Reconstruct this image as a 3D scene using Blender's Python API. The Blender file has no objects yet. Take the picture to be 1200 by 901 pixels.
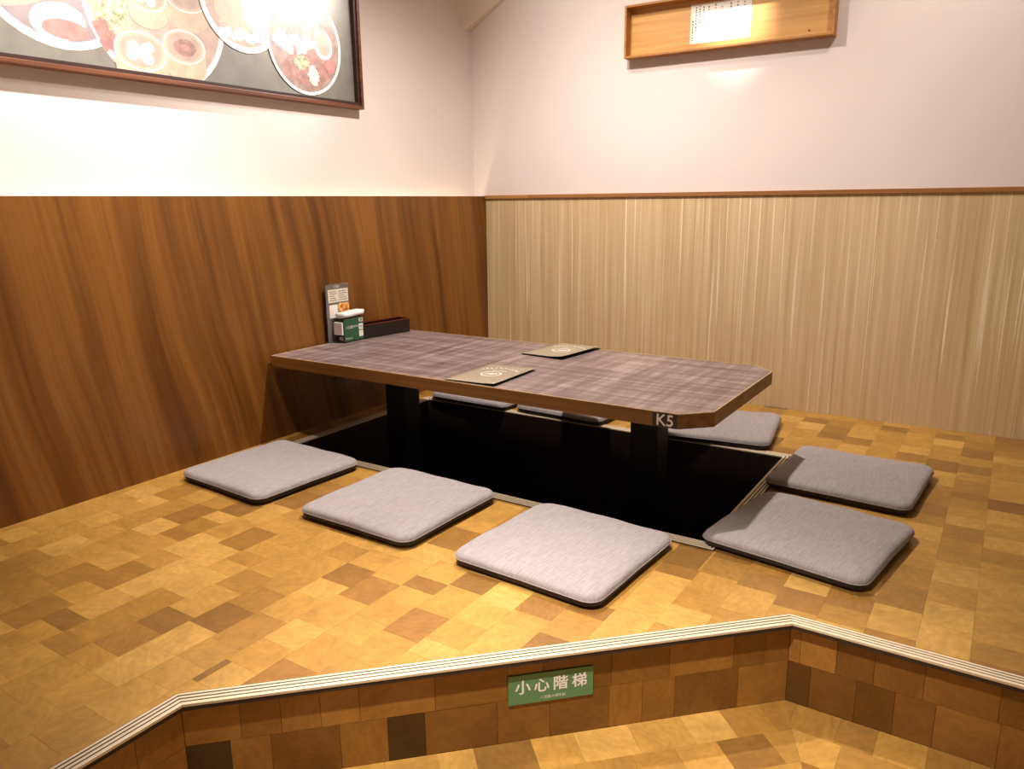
import bpy, bmesh, math, random
from mathutils import Vector, Matrix

scene = bpy.context.scene
COL = scene.collection
random.seed(7)

# ------------------------------------------------------------------ camera
CAM = Vector((2.53484, -3.64092, 0.96609))
YAW, PITCH, ROLL = map(math.radians, (-33.1329, 13.3985, -0.6168))
FPX = 897.0
cyw, syw, cp, sp = math.cos(YAW), math.sin(YAW), math.cos(PITCH), math.sin(PITCH)
FWD = Vector((syw * cp, cyw * cp, -sp))
RIGHT0 = Vector((cyw, -syw, 0))
UP0 = RIGHT0.cross(FWD)
cr, sr = math.cos(ROLL), math.sin(ROLL)
RIGHT = cr * RIGHT0 + sr * UP0
UP = -sr * RIGHT0 + cr * UP0
cam_data = bpy.data.cameras.new('camera')
cam_data.sensor_fit = 'HORIZONTAL'
cam_data.sensor_width = 36
cam_data.lens = FPX * 36 / 1200
cam_data.clip_start = 0.02
cam = bpy.data.objects.new('camera', cam_data)
COL.objects.link(cam)
M = Matrix.Identity(4)
for i in range(3):
    M[i][0], M[i][1], M[i][2], M[i][3] = RIGHT[i], UP[i], -FWD[i], CAM[i]
cam.matrix_world = M
scene.camera = cam


def project(P):
    d = Vector(P) - CAM
    z = d.dot(FWD)
    return (600 + FPX * d.dot(RIGHT) / z, 450.5 - FPX * d.dot(UP) / z, z)


# ------------------------------------------------------------------ world, lights, exposure
world = bpy.data.worlds.new('world')
scene.world = world
world.use_nodes = True
bg = world.node_tree.nodes['Background']
bg.inputs['Color'].default_value = (1.0, 0.80, 0.62, 1)
bg.inputs['Strength'].default_value = 0.13

scene.view_settings.view_transform = 'Standard'
scene.view_settings.look = 'None'
scene.view_settings.exposure = 0.42
scene.view_settings.gamma = 1.0
scene.view_settings.use_curve_mapping = False


def spot(name, loc, target, watts, angle, blend=0.6, radius=0.03, color=(1.0, 0.92, 0.85)):
    l = bpy.data.lights.new(name, 'SPOT')
    l.energy = watts
    l.spot_size = math.radians(angle)
    l.spot_blend = blend
    l.shadow_soft_size = radius
    l.color = color
    o = bpy.data.objects.new(name, l)
    COL.objects.link(o)
    o.location = loc
    d = Vector(target) - Vector(loc)
    o.rotation_euler = d.to_track_quat('-Z', 'Y').to_euler()
    return o


CEIL = 2.42
LZ = CEIL - 0.03
spot('downlight_table', (1.04, -1.14, LZ), (1.10, -1.12, 0), 172, 148, 1.0, 0.035)
spot('downlight_front', (1.00, -2.22, LZ), (1.00, -2.20, 0), 150, 48, 1.0, 0.035)
spot('downlight_walkway', (1.92, -3.15, LZ), (1.98, -2.45, -0.2), 340, 46, 1.0, 0.035)
spot('downlight_side', (2.10, -0.32, LZ), (2.08, -0.30, 0), 34, 30, 1.0, 0.04)
spot('wall_washer_poster', (0.50, -0.72, 2.03), (-0.08, -1.55, 1.70), 50, 78, 1.0, 0.03)
spot('wall_washer_left', (0.50, -2.35, LZ), (-0.08, -2.25, 1.38), 150, 64, 1.0, 0.02)
spot('wall_washer_sheet', (1.36, -0.55, LZ), (1.37, -0.02, 1.82), 110, 28, 1.0, 0.02)
spot('back_wall_fill', (0.75, -0.80, LZ), (0.75, 0.0, 1.70), 22, 96, 1.0, 0.03)  # added fill to lift the upper back wall, not a known fixture
spot('back_wall_fill', (2.20, -0.80, LZ), (2.40, 0.0, 1.60), 34, 96, 1.0, 0.03)  # second added fill, for the right part of the back wall

# ------------------------------------------------------------------ helpers
def link(o, parent=None):
    COL.objects.link(o)
    if parent is not None:
        o.parent = parent
    return o


def empty(name, label, cat, loc=(0, 0, 0), rz=0.0, group=None):
    o = bpy.data.objects.new(name, None)
    o.empty_display_size = 0.05
    o.location = loc
    o.rotation_euler = (0, 0, rz)
    COL.objects.link(o)
    tag(o, label, cat, group)
    return o


def tag(o, label, cat=None, group=None, kind=None):
    if label: o['label'] = label
    if cat: o['category'] = cat
    if group: o['group'] = group
    if kind: o['kind'] = kind
    return o


def struct(o, label=None, cat=None):
    o['kind'] = 'structure'
    if label: o['label'] = label
    if cat: o['category'] = cat
    return o


class MB:
    """collects faces of one mesh"""
    def __init__(self):
        self.v, self.f, self.m, self.sm = [], [], [], []

    def face(self, pts, mi=0, smooth=False):
        i = len(self.v)
        self.v += [tuple(p) for p in pts]
        self.f.append(tuple(range(i, i + len(pts))))
        self.m.append(mi)
        self.sm.append(smooth)

    def mesh(self, verts, faces, mi=0, smooth=False):
        i = len(self.v)
        self.v += [tuple(p) for p in verts]
        for f in faces:
            self.f.append(tuple(i + k for k in f))
            self.m.append(mi)
            self.sm.append(smooth)

    def prism(self, poly, z0, z1, mi=0):
        n = len(poly)
        vs = [(x, y, z0) for x, y in poly] + [(x, y, z1) for x, y in poly]
        fs = [tuple(range(n - 1, -1, -1)), tuple(range(n, 2 * n))]
        fs += [(i, (i + 1) % n, n + (i + 1) % n, n + i) for i in range(n)]
        self.mesh(vs, fs, mi)

    def box(self, a, b, mi=0):
        x0, x1 = sorted((a[0], b[0])); y0, y1 = sorted((a[1], b[1])); z0, z1 = sorted((a[2], b[2]))
        self.prism([(x0, y0), (x1, y0), (x1, y1), (x0, y1)], z0, z1, mi)

    def loft(self, rings, mi=0, smooth=True, cap0=False, cap1=False, closed=False):
        n = len(rings[0])
        vs = [p for r in rings for p in r]
        fs = []
        R = len(rings)
        for k in range(R if closed else R - 1):
            a, b = k * n, ((k + 1) % R) * n
            for i in range(n):
                j = (i + 1) % n
                fs.append((a + i, a + j, b + j, b + i))
        if cap0: fs.append(tuple(range(n - 1, -1, -1)))
        if cap1: fs.append(tuple((R - 1) * n + i for i in range(n)))
        self.mesh(vs, fs, mi, smooth)

    def build(self, name, mats, parent=None, bevel=0.0, loc=None, rz=None, seg=2):
        me = bpy.data.meshes.new(name)
        me.from_pydata(self.v, [], self.f)
        if not isinstance(mats, (list, tuple)): mats = [mats]
        for m in mats: me.materials.append(m)
        for p, mi, s in zip(me.polygons, self.m, self.sm):
            p.material_index = mi
            p.use_smooth = s
        bm = bmesh.new(); bm.from_mesh(me)
        bmesh.ops.remove_doubles(bm, verts=bm.verts, dist=1e-6)
        bmesh.ops.recalc_face_normals(bm, faces=bm.faces)
        bm.to_mesh(me); bm.free()
        o = bpy.data.objects.new(name, me)
        if bevel > 0:
            md = o.modifiers.new('bevel', 'BEVEL')
            md.width = bevel; md.segments = seg; md.limit_method = 'ANGLE'
        if loc is not None: o.location = loc
        if rz is not None: o.rotation_euler = (0, 0, rz)
        return link(o, parent)


def text_mesh(name, body, size, mat, parent=None, extrude=0.0, align='CENTER', shear=0.0, bold=0.0, spacing=1.0):
    cu = bpy.data.curves.new(name, 'FONT')
    cu.body = body
    cu.size = size
    cu.align_x = align
    cu.align_y = 'CENTER'
    cu.extrude = extrude
    cu.shear = shear
    cu.space_character = spacing
    cu.resolution_u = 3
    t = bpy.data.objects.new('tmp_text', cu)
    COL.objects.link(t)
    bpy.context.view_layer.update()
    dg = bpy.context.evaluated_depsgraph_get()
    me = bpy.data.meshes.new_from_object(t.evaluated_get(dg))
    bpy.data.objects.remove(t)
    bpy.data.curves.remove(cu)
    if bold > 0:
        bm = bmesh.new()
        for lv, (dx, dy) in enumerate(((-bold, 0), (bold, 0), (0, bold), (0, -bold))):
            k = len(bm.verts)
            bm.from_mesh(me)
            bm.verts.ensure_lookup_table()
            for v in bm.verts[k:]:
                v.co.x += dx; v.co.y += dy; v.co.z += 0.00008 * lv
        bm.to_mesh(me); bm.free()
    me.name = name
    me.materials.clear()
    me.materials.append(mat)
    o = bpy.data.objects.new(name, me)
    return link(o, parent)


# ---- polygon clipping (half plane a*x+b*y<=c)
def clip(poly, a, b, c):
    out = []
    n = len(poly)
    for i in range(n):
        p, q = poly[i], poly[(i + 1) % n]
        dp, dq = a * p[0] + b * p[1] - c, a * q[0] + b * q[1] - c
        if dp <= 0: out.append(p)
        if dp * dq < 0:
            t = dp / (dp - dq)
            out.append((p[0] + t * (q[0] - p[0]), p[1] + t * (q[1] - p[1])))
    return out


def area(poly):
    return 0.5 * abs(sum(poly[i][0] * poly[(i + 1) % len(poly)][1] - poly[(i + 1) % len(poly)][0] * poly[i][1]
                         for i in range(len(poly)))) if len(poly) > 2 else 0


def minus_convex(polys, planes):
    """planes: list of (a,b,c); the convex region is a*x+b*y<=c for all of them"""
    res = []
    for P in polys:
        if area(inside_convex(P, planes)) < 1e-7:
            res.append(P)
            continue
        rest = P
        for (a, b, c) in planes:
            out = clip(rest, -a, -b, -c)
            if area(out) > 4e-6: res.append(out)
            rest = clip(rest, a, b, c)
            if area(rest) < 1e-7: break
    return res


def inside_convex(P, planes):
    for (a, b, c) in planes:
        P = clip(P, a, b, c)
        if len(P) < 3: return []
    return P


# ------------------------------------------------------------------ materials
def mat_new(name):
    m = bpy.data.materials.new(name)
    m.use_nodes = True
    nt = m.node_tree
    return m, nt, nt.nodes['Principled BSDF']


def N(nt, typ, **kw):
    n = nt.nodes.new(typ)
    for k, v in kw.items():
        if k.startswith('i_'):
            n.inputs[k[2:].replace('_', ' ')].default_value = v
        else:
            setattr(n, k, v)
    return n


def L(nt, a, b):
    nt.links.new(a, b)


def math_node(nt, op, a, b=None, c=None):
    n = nt.nodes.new('ShaderNodeMath'); n.operation = op
    for i, x in enumerate((a, b, c)):
        if x is None: continue
        if hasattr(x, 'links'): nt.links.new(x, n.inputs[i])
        else: n.inputs[i].default_value = x
    return n.outputs[0]


def ramp(nt, fac, stops, interp='LINEAR'):
    r = nt.nodes.new('ShaderNodeValToRGB')
    r.color_ramp.interpolation = interp
    els = r.color_ramp.elements
    while len(els) < len(stops): els.new(0.5)
    for e, (p, c) in zip(els, stops):
        e.position = p
        e.color = (c[0], c[1], c[2], 1) if not isinstance(c, (int, float)) else (c, c, c, 1)
    nt.links.new(fac, r.inputs[0])
    return r.outputs[0]


def mix(nt, fac, a, b, mode='MIX'):
    n = nt.nodes.new('ShaderNodeMix'); n.data_type = 'RGBA'; n.blend_type = mode
    for s, x in ((n.inputs[0], fac), (n.inputs[6], a), (n.inputs[7], b)):
        if hasattr(x, 'links'): nt.links.new(x, s)
        elif isinstance(x, (int, float)): s.default_value = x if s.type == 'VALUE' else (x, x, x, 1)
        else: s.default_value = (x[0], x[1], x[2], 1)
    return n.outputs[2]


def bump(nt, bsdf, h, strength=0.2, dist=0.001):
    b = nt.nodes.new('ShaderNodeBump')
    b.inputs['Strength'].default_value = strength
    b.inputs['Distance'].default_value = dist
    nt.links.new(h, b.inputs['Height'])
    nt.links.new(b.outputs[0], bsdf.inputs['Normal'])


def srgb(r, g, b):
    f = lambda c: (c / 255 / 12.92) if c / 255 <= 0.04045 else ((c / 255 + 0.055) / 1.055) ** 2.4
    return (f(r), f(g), f(b))


def plain(name, col, rough=0.5, noise=0.06, scale=60, spec=0.5, metal=0.0, coat=0.0):
    m, nt, b = mat_new(name)
    tc = N(nt, 'ShaderNodeTexCoord')
    nz = N(nt, 'ShaderNodeTexNoise', i_Scale=scale, i_Detail=3.0)
    L(nt, tc.outputs['Object'], nz.inputs['Vector'])
    k = 1 + noise
    c = ramp(nt, nz.outputs[0], [(0.3, [x * (1 - noise) for x in col]), (0.7, [min(1, x * k) for x in col])])
    L(nt, c, b.inputs['Base Color'])
    b.inputs['Roughness'].default_value = rough
    b.inputs['Specular IOR Level'].default_value = spec
    b.inputs['Metallic'].default_value = metal
    b.inputs['Coat Weight'].default_value = coat
    return m


def endgrain(name, stops, rough=0.32, coat=0.0):
    m, nt, b = mat_new(name)
    oi = N(nt, 'ShaderNodeObjectInfo')
    ge = N(nt, 'ShaderNodeNewGeometry')
    r = math_node(nt, 'FRACT', math_node(nt, 'ADD', math_node(nt, 'MULTIPLY', oi.outputs['Random'], 17.31),
                                         math_node(nt, 'MULTIPLY', ge.outputs['Random Per Island'], 9.77)))
    wn = N(nt, 'ShaderNodeTexWhiteNoise', noise_dimensions='1D')
    L(nt, r, wn.inputs['W'])
    off = N(nt, 'ShaderNodeVectorMath', operation='MULTIPLY_ADD')
    L(nt, wn.outputs['Color'], off.inputs[0])
    off.inputs[1].default_value = (5, 5, 5)
    L(nt, ge.outputs['Position'], off.inputs[2])
    sub = N(nt, 'ShaderNodeVectorMath', operation='SUBTRACT')
    L(nt, off.outputs[0], sub.inputs[0])
    sub.inputs[1].default_value = (3.6, 0.9, 2.5)
    # growth rings: slightly wobbling arcs
    wv = N(nt, 'ShaderNodeTexWave', wave_type='RINGS', rings_direction='SPHERICAL', i_Scale=15.0, i_Distortion=9.0,
           i_Detail=3.0, i_Detail_Scale=2.0)
    L(nt, sub.outputs[0], wv.inputs['Vector'])
    nz = N(nt, 'ShaderNodeTexNoise', i_Scale=30.0, i_Detail=5.0, i_Roughness=0.6)
    L(nt, off.outputs[0], nz.inputs['Vector'])
    nz2 = N(nt, 'ShaderNodeTexNoise', i_Scale=7.0, i_Detail=2.0)
    L(nt, off.outputs[0], nz2.inputs['Vector'])
    base = ramp(nt, r, stops)
    c1 = mix(nt, 1.0, base, ramp(nt, wv.outputs[0], [(0.0, 0.92), (0.6, 1.0), (1.0, 1.03)]), 'MULTIPLY')
    c2 = mix(nt, 1.0, c1, ramp(nt, nz.outputs[0], [(0.28, 0.84), (0.7, 1.10)]), 'MULTIPLY')
    c3 = mix(nt, 1.0, c2, ramp(nt, nz2.outputs[0], [(0.3, 0.90), (0.7, 1.08)]), 'MULTIPLY')
    L(nt, c3, b.inputs['Base Color'])
    b.inputs['Roughness'].default_value = rough
    b.inputs['Coat Weight'].default_value = coat
    b.inputs['Coat Roughness'].default_value = 0.3
    bump(nt, b, nz.outputs[0], 0.12, 0.0008)
    return m


MAT = {}
W0, W1, W2, W3, W4 = srgb(130, 92, 42), srgb(158, 114, 51), srgb(176, 130, 60), srgb(184, 138, 66), srgb(196, 151, 78)
MAT['block'] = endgrain('end_grain_oak', [(0.0, W0), (0.10, srgb(146, 102, 48)), (0.2, W1), (0.45, W2), (0.75, W3), (1.0, W4)])
MAT['riser'] = endgrain('end_grain_oak_riser_shade', [(0.0, srgb(62, 38, 13)), (0.15, srgb(108, 70, 24)), (0.5, srgb(140, 93, 35)), (1.0, srgb(166, 115, 50))])  # same oak, with the shade on the risers worked into a darker palette
MAT['grout'] = plain('dark_joint', srgb(70, 45, 20), 0.8)
MAT['block_base'] = plain('subfloor', srgb(92, 62, 28), 0.8)


def walnut(name):
    m, nt, b = mat_new(name)
    tc = N(nt, 'ShaderNodeTexCoord')
    sx = N(nt, 'ShaderNodeSeparateXYZ')
    L(nt, tc.outputs['Object'], sx.inputs[0])
    # flowing grain: streaks lean towards the wall corner on their way down
    cb0 = N(nt, 'ShaderNodeCombineXYZ')
    L(nt, math_node(nt, 'MULTIPLY', sx.outputs[1], 1.6), cb0.inputs[1])
    L(nt, math_node(nt, 'MULTIPLY', sx.outputs[2], 0.9), cb0.inputs[2])
    nz0 = N(nt, 'ShaderNodeTexNoise', i_Scale=1.0, i_Detail=1.5)
    L(nt, cb0.outputs[0], nz0.inputs['Vector'])
    s_ = math_node(nt, 'ADD', math_node(nt, 'ADD', sx.outputs[1], math_node(nt, 'MULTIPLY', sx.outputs[2], 0.16)),
                   math_node(nt, 'MULTIPLY', nz0.outputs[0], 0.16))
    def streak(f, fz, det, off):
        c = N(nt, 'ShaderNodeCombineXYZ')
        L(nt, math_node(nt, 'MULTIPLY', s_, f), c.inputs[1])
        L(nt, math_node(nt, 'MULTIPLY', sx.outputs[2], fz), c.inputs[2])
        c.inputs[0].default_value = off
        n = N(nt, 'ShaderNodeTexNoise', i_Scale=1.0, i_Detail=det, i_Roughness=0.55)
        L(nt, c.outputs[0], n.inputs['Vector'])
        return n.outputs[0]
    big = streak(7.0, 0.5, 2.0, 1.7)
    mid = streak(26.0, 0.7, 3.0, 5.1)
    fine = streak(120.0, 2.0, 2.0, 9.3)
    t = math_node(nt, 'ADD', math_node(nt, 'MULTIPLY', big, 0.62), math_node(nt, 'MULTIPLY', mid, 0.38))
    c = ramp(nt, t, [(0.32, srgb(74, 41, 12)), (0.43, srgb(101, 60, 18)), (0.52, srgb(122, 75, 25)),
                     (0.60, srgb(138, 88, 33)), (0.70, srgb(122, 74, 26))])
    c2 = mix(nt, 1.0, c, ramp(nt, fine, [(0.35, 0.90), (0.65, 1.07)]), 'MULTIPLY')
    L(nt, c2, b.inputs['Base Color'])
    b.inputs['Roughness'].default_value = 0.42
    b.inputs['Specular IOR Level'].default_value = 0.4
    return m


def stripes(name):
    m, nt, b = mat_new(name)
    tc = N(nt, 'ShaderNodeTexCoord')
    mp = N(nt, 'ShaderNodeMapping')
    L(nt, tc.outputs['Object'], mp.inputs['Vector'])
    mp.inputs['Scale'].default_value = (38, 1, 0.6)
    n1 = N(nt, 'ShaderNodeTexNoise', i_Scale=1.0, i_Detail=3.0, i_Roughness=0.65)
    L(nt, mp.outputs[0], n1.inputs['Vector'])
    mp2 = N(nt, 'ShaderNodeMapping')
    L(nt, tc.outputs['Object'], mp2.inputs['Vector'])
    mp2.inputs['Scale'].default_value = (85, 1, 0.8)
    mp2.inputs['Location'].default_value = (3.3, 0, 7)
    n2 = N(nt, 'ShaderNodeTexNoise', i_Scale=1.0, i_Detail=1.0)
    L(nt, mp2.outputs[0], n2.inputs['Vector'])
    mp3 = N(nt, 'ShaderNodeMapping')
    L(nt, tc.outputs['Object'], mp3.inputs['Vector'])
    mp3.inputs['Scale'].default_value = (170, 1, 2.0)
    n3 = N(nt, 'ShaderNodeTexNoise', i_Scale=1.0, i_Detail=2.0)
    L(nt, mp3.outputs[0], n3.inputs['Vector'])
    c = ramp(nt, n1.outputs[0], [(0.3, srgb(190, 161, 116)), (0.5, srgb(206, 179, 134)), (0.7, srgb(217, 192, 149))])
    line = ramp(nt, n2.outputs[0], [(0.0, 0.0), (0.63, 0.0), (0.70, 1.0), (1.0, 1.0)])
    c2 = mix(nt, line, c, srgb(234, 216, 184))
    c3 = mix(nt, 1.0, c2, ramp(nt, n3.outputs[0], [(0.3, 0.91), (0.7, 1.05)]), 'MULTIPLY')
    L(nt, c3, b.inputs['Base Color'])
    b.inputs['Roughness'].default_value = 0.65
    b.inputs['Specular IOR Level'].default_value = 0.25
    bump(nt, b, n3.outputs[0], 0.15, 0.0006)
    return m


def plaid(name):
    m, nt, b = mat_new(name)
    tc = N(nt, 'ShaderNodeTexCoord')
    outs = []
    for sc in ((34, 2.0, 1), (2.0, 38, 1), (120, 12, 1), (12, 120, 1)):
        mp = N(nt, 'ShaderNodeMapping')
        mp.inputs['Scale'].default_value = sc
        L(nt, tc.outputs['Object'], mp.inputs['Vector'])
        n = N(nt, 'ShaderNodeTexNoise', i_Scale=1.0, i_Detail=2.0)
        L(nt, mp.outputs[0], n.inputs['Vector'])
        outs.append(n.outputs[0])
    s = math_node(nt, 'ADD', outs[0], outs[1])
    s2 = math_node(nt, 'ADD', outs[2], outs[3])
    t = math_node(nt, 'ADD', math_node(nt, 'MULTIPLY', s, 0.36), math_node(nt, 'MULTIPLY', s2, 0.14))
    c = ramp(nt, t, [(0.38, srgb(98, 80, 78)), (0.50, srgb(130, 110, 107)), (0.62, srgb(166, 147, 143))])
    L(nt, c, b.inputs['Base Color'])
    b.inputs['Roughness'].default_value = 0.38
    b.inputs['Specular IOR Level'].default_value = 0.6
    return m


def fabric(name, c0, c1):
    m, nt, b = mat_new(name)
    tc = N(nt, 'ShaderNodeTexCoord')
    mp = N(nt, 'ShaderNodeMapping')
    mp.inputs['Scale'].default_value = (420, 26, 60)
    L(nt, tc.outputs['Object'], mp.inputs['Vector'])
    n = N(nt, 'ShaderNodeTexNoise', i_Scale=1.0, i_Detail=2.0)
    L(nt, mp.outputs[0], n.inputs['Vector'])
    mp2 = N(nt, 'ShaderNodeMapping')
    mp2.inputs['Scale'].default_value = (40, 500, 60)
    L(nt, tc.outputs['Object'], mp2.inputs['Vector'])
    n2 = N(nt, 'ShaderNodeTexNoise', i_Scale=1.0, i_Detail=1.0)
    L(nt, mp2.outputs[0], n2.inputs['Vector'])
    t = math_node(nt, 'ADD', math_node(nt, 'MULTIPLY', n.outputs[0], 0.65), math_node(nt, 'MULTIPLY', n2.outputs[0], 0.35))
    c = ramp(nt, t, [(0.36, c0), (0.64, c1)])
    L(nt, c, b.inputs['Base Color'])
    b.inputs['Roughness'].default_value = 0.9
    b.inputs['Specular IOR Level'].default_value = 0.15
    b.inputs['Sheen Weight'].default_value = 0.15
    bump(nt, b, t, 0.3, 0.0008)
    return m


def wood_plain(name, c0, c1, axis='x', rough=0.45):
    m, nt, b = mat_new(name)
    tc = N(nt, 'ShaderNodeTexCoord')
    mp = N(nt, 'ShaderNodeMapping')
    sc = {'x': (1.5, 45, 45), 'y': (45, 1.5, 45), 'z': (45, 45, 1.5)}[axis]
    mp.inputs['Scale'].default_value = sc
    L(nt, tc.outputs['Object'], mp.inputs['Vector'])
    n = N(nt, 'ShaderNodeTexNoise', i_Scale=1.0, i_Detail=4.0)
    L(nt, mp.outputs[0], n.inputs['Vector'])
    c = ramp(nt, n.outputs[0], [(0.35, c0), (0.65, c1)])
    L(nt, c, b.inputs['Base Color'])
    b.inputs['Roughness'].default_value = rough
    return m


def plaster(name, col):
    m, nt, b = mat_new(name)
    tc = N(nt, 'ShaderNodeTexCoord')
    n = N(nt, 'ShaderNodeTexNoise', i_Scale=220.0, i_Detail=3.0)
    L(nt, tc.outputs['Object'], n.inputs['Vector'])
    n2 = N(nt, 'ShaderNodeTexNoise', i_Scale=2.0, i_Detail=2.0)
    L(nt, tc.outputs['Object'], n2.inputs['Vector'])
    c = ramp(nt, n2.outputs[0], [(0.3, [x * 0.985 for x in col]), (0.7, col)])
    L(nt, c, b.inputs['Base Color'])
    b.inputs['Roughness'].default_value = 0.85
    b.inputs['Specular IOR Level'].default_value = 0.2
    bump(nt, b, n.outputs[0], 0.06, 0.0006)
    return m


MAT['plaster'] = plaster('pinkish_white_plaster', srgb(226, 212, 205))
MAT['ceiling'] = plaster('white_ceiling', srgb(225, 218, 208))
MAT['corner'] = plaster('corner_beige', srgb(220, 204, 188))
MAT['walnut'] = walnut('walnut_veneer')
MAT['stripes'] = stripes('striped_wallpaper')
MAT['capwood'] = wood_plain('cap_wood', srgb(158, 110, 58), srgb(178, 130, 74))
MAT['capwood_dark'] = wood_plain('cap_wood_dark', srgb(134, 86, 44), srgb(160, 108, 60))
MAT['plaid'] = plaid('plaid_laminate')
MAT['edgewood'] = wood_plain('edge_wood', srgb(112, 74, 28), srgb(138, 94, 42))
MAT['edgelight'] = plain('worn_edge_strip', srgb(206, 172, 128), 0.4)
MAT['black'] = plain('black_powder_coat', (0.006, 0.005, 0.005), 0.5, spec=0.25)
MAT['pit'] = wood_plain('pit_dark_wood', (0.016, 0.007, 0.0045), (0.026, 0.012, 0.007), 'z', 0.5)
MAT['cushion'] = fabric('grey_mauve_fabric', srgb(146, 136, 135), srgb(168, 158, 156))
MAT['cushion_under'] = fabric('dark_grey_fabric', srgb(44, 38, 34), srgb(62, 55, 50))
MAT['ridge'] = plain('beige_aluminium_ridge', srgb(222, 202, 172), 0.35, spec=0.6)
MAT['groove'] = plain('brown_rubber_groove', srgb(56, 36, 20), 0.8)
MAT['green'] = plain('green_print', srgb(42, 92, 58), 0.45)
MAT['signgreen'] = plain('sign_green', srgb(92, 138, 92), 0.45)
MAT['white'] = plain('white_print', srgb(240, 238, 232), 0.5)
MAT['paper'] = plain('white_paper', srgb(238, 232, 222), 0.8)
MAT['ink'] = plain('grey_ink', srgb(120, 112, 112), 0.8)
MAT['blackplastic'] = plain('black_plastic', (0.012, 0.011, 0.012), 0.35)
MAT['lacquer'] = plain('black_lacquer', (0.010, 0.006, 0.006), 0.25)
MAT['redlacquer'] = plain('red_lacquer', srgb(110, 30, 14), 0.3)
MAT['menu'] = plain('menu_cover', srgb(160, 146, 126), 0.35, spec=0.6)
MAT['menu_edge'] = plain('menu_dark_edge', srgb(52, 44, 38), 0.5)
MAT['menu_print'] = plain('menu_print', srgb(232, 222, 210), 0.5)
MAT['boxwood'] = wood_plain('honey_box_wood', srgb(196, 142, 74), srgb(216, 164, 94))
MAT['boxrim'] = wood_plain('box_rim_wood', srgb(160, 106, 46), srgb(186, 128, 62))
MAT['frame'] = wood_plain('poster_frame_wood', srgb(82, 44, 24), srgb(112, 64, 38), 'y')
MAT['frame_lip'] = wood_plain('poster_frame_lip', srgb(46, 22, 14), srgb(64, 34, 22), 'y')

# ------------------------------------------------------------------ setting
XA, CB, YC = 1.2525, 4.14, -1.94           # outer nosing lines: x=XA, x-y=CB, y=YC
RC = 0.016                                  # riser recess under the nosing
XR, ZL = 4.0, -0.213                         # right end, lower floor height
YF = -4.4
S2 = math.sqrt(2)
NW = 0.043                                  # nosing width


def lower_planes(d):
    """lower-floor side of lines pushed d towards the platform"""
    return [(-1, 0, -(XA - d)), (-1, 1, -(CB - d * S2)), (0, 1, YC + d)]


PX0, PX1, PYF, PYB = 0.134, 1.876, -1.619, -0.728


def pit_planes(d):
    return [(-1, 0, -(PX0 - d)), (1, 0, PX1 + d), (0, -1, -(PYF - d)), (0, 1, PYB + d)]


BASE = [(0, YF), (XR, YF), (XR, 0), (0, 0)]
mb = MB()
for P in minus_convex(minus_convex([BASE], lower_planes(0.034)), pit_planes(0.012)):
    mb.prism(P, -0.45, -0.012)
floor = struct(mb.build('floor', MAT['block_base']), 'raised seating platform floor of honey end-grain wood blocks', 'floor')

# end-grain blocks of the platform: strips running towards the viewer
cells = []
STRIP = 0.105
x = -0.07
k = 0
while x < XR:
    x1 = x + STRIP
    y = 0.0 + random.uniform(0, 0.08)
    while y > YF:
        ln = random.choice([0.062, 0.085, 0.10, 0.10, 0.105, 0.12, 0.135])
        a, b_ = max(x, 0.0), min(x1, XR)
        t, u = min(y, 0.0), max(y - ln, YF)
        if t - u > 0.012:
            cells.append([(a, u), (b_, u), (b_, t), (a, t)])
        y -= ln
    x = x1


def px_area(P, z):
    q = []
    for p in P:
        u = project((p[0], p[1], z))
        if u[2] < 0.1: return 0
        q.append((u[0], u[1]))
    cx = sum(a for a, _ in q) / len(q); cy = sum(b for _, b in q) / len(q)
    if not (-30 < cx < 1230 and -30 < cy < 931): return 0
    return area(q)


def shrink(P, g=0.00016):
    cx = sum(p[0] for p in P) / len(P); cy = sum(p[1] for p in P) / len(P)
    out = []
    for (px, py) in P:
        dx, dy = cx - px, cy - py
        out.append((px + math.copysign(min(g, abs(dx)), dx), py + math.copysign(min(g, abs(dy)), dy)))
    return out


pieces = []
for cpoly in cells:
    for P in minus_convex(minus_convex([cpoly], lower_planes(NW)), pit_planes(NW)):
        if area(P) > 1e-5: pieces.append(P)
pieces.sort(key=lambda P: -px_area(P, 0))

UNIT = None


def block_part(P, z0, z1, parent, mat, xf=None):
    """one block: rectangles share a unit mesh, cut ones have their own"""
    global UNIT
    xs = sorted(set(round(p[0], 5) for p in P)); ys = sorted(set(round(p[1], 5) for p in P))
    if len(P) == 4 and len(xs) == 2 and len(ys) == 2:
        key = mat.name
        if UNIT is None: UNIT = {}
        if key not in UNIT:
            m2 = MB(); m2.box((-0.5, -0.5, -1), (0.5, 0.5, 0))
            o = m2.build('block', mat, parent)
            UNIT[key] = o.data
        else:
            o = bpy.data.objects.new('block', UNIT[key]); link(o, parent)
        loc = Vector(((xs[0] + xs[1]) / 2, (ys[0] + ys[1]) / 2, z1))
        o.scale = (xs[1] - xs[0], ys[1] - ys[0], z1 - z0)
        o.location = loc
    else:
        cx = sum(p[0] for p in P) / len(P); cy = sum(p[1] for p in P) / len(P)
        m2 = MB(); m2.prism([(p[0] - cx, p[1] - cy) for p in P], z0 - z1, 0)
        o = m2.build('block', mat, parent)
        o.location = (cx, cy, z1)
    return o


rest = MB()
for i, P in enumerate(pieces):
    z = -random.uniform(0.0, 0.00025)
    P = shrink(P)
    if i < 300 and px_area(P, 0) > 0:
        block_part(P, -0.012, z, floor, MAT['block'])
    else:
        rest.prism(P, -0.012, z)
o = rest.build('block_paving', MAT['block'], floor)
o['kind'] = 'stuff'

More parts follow.
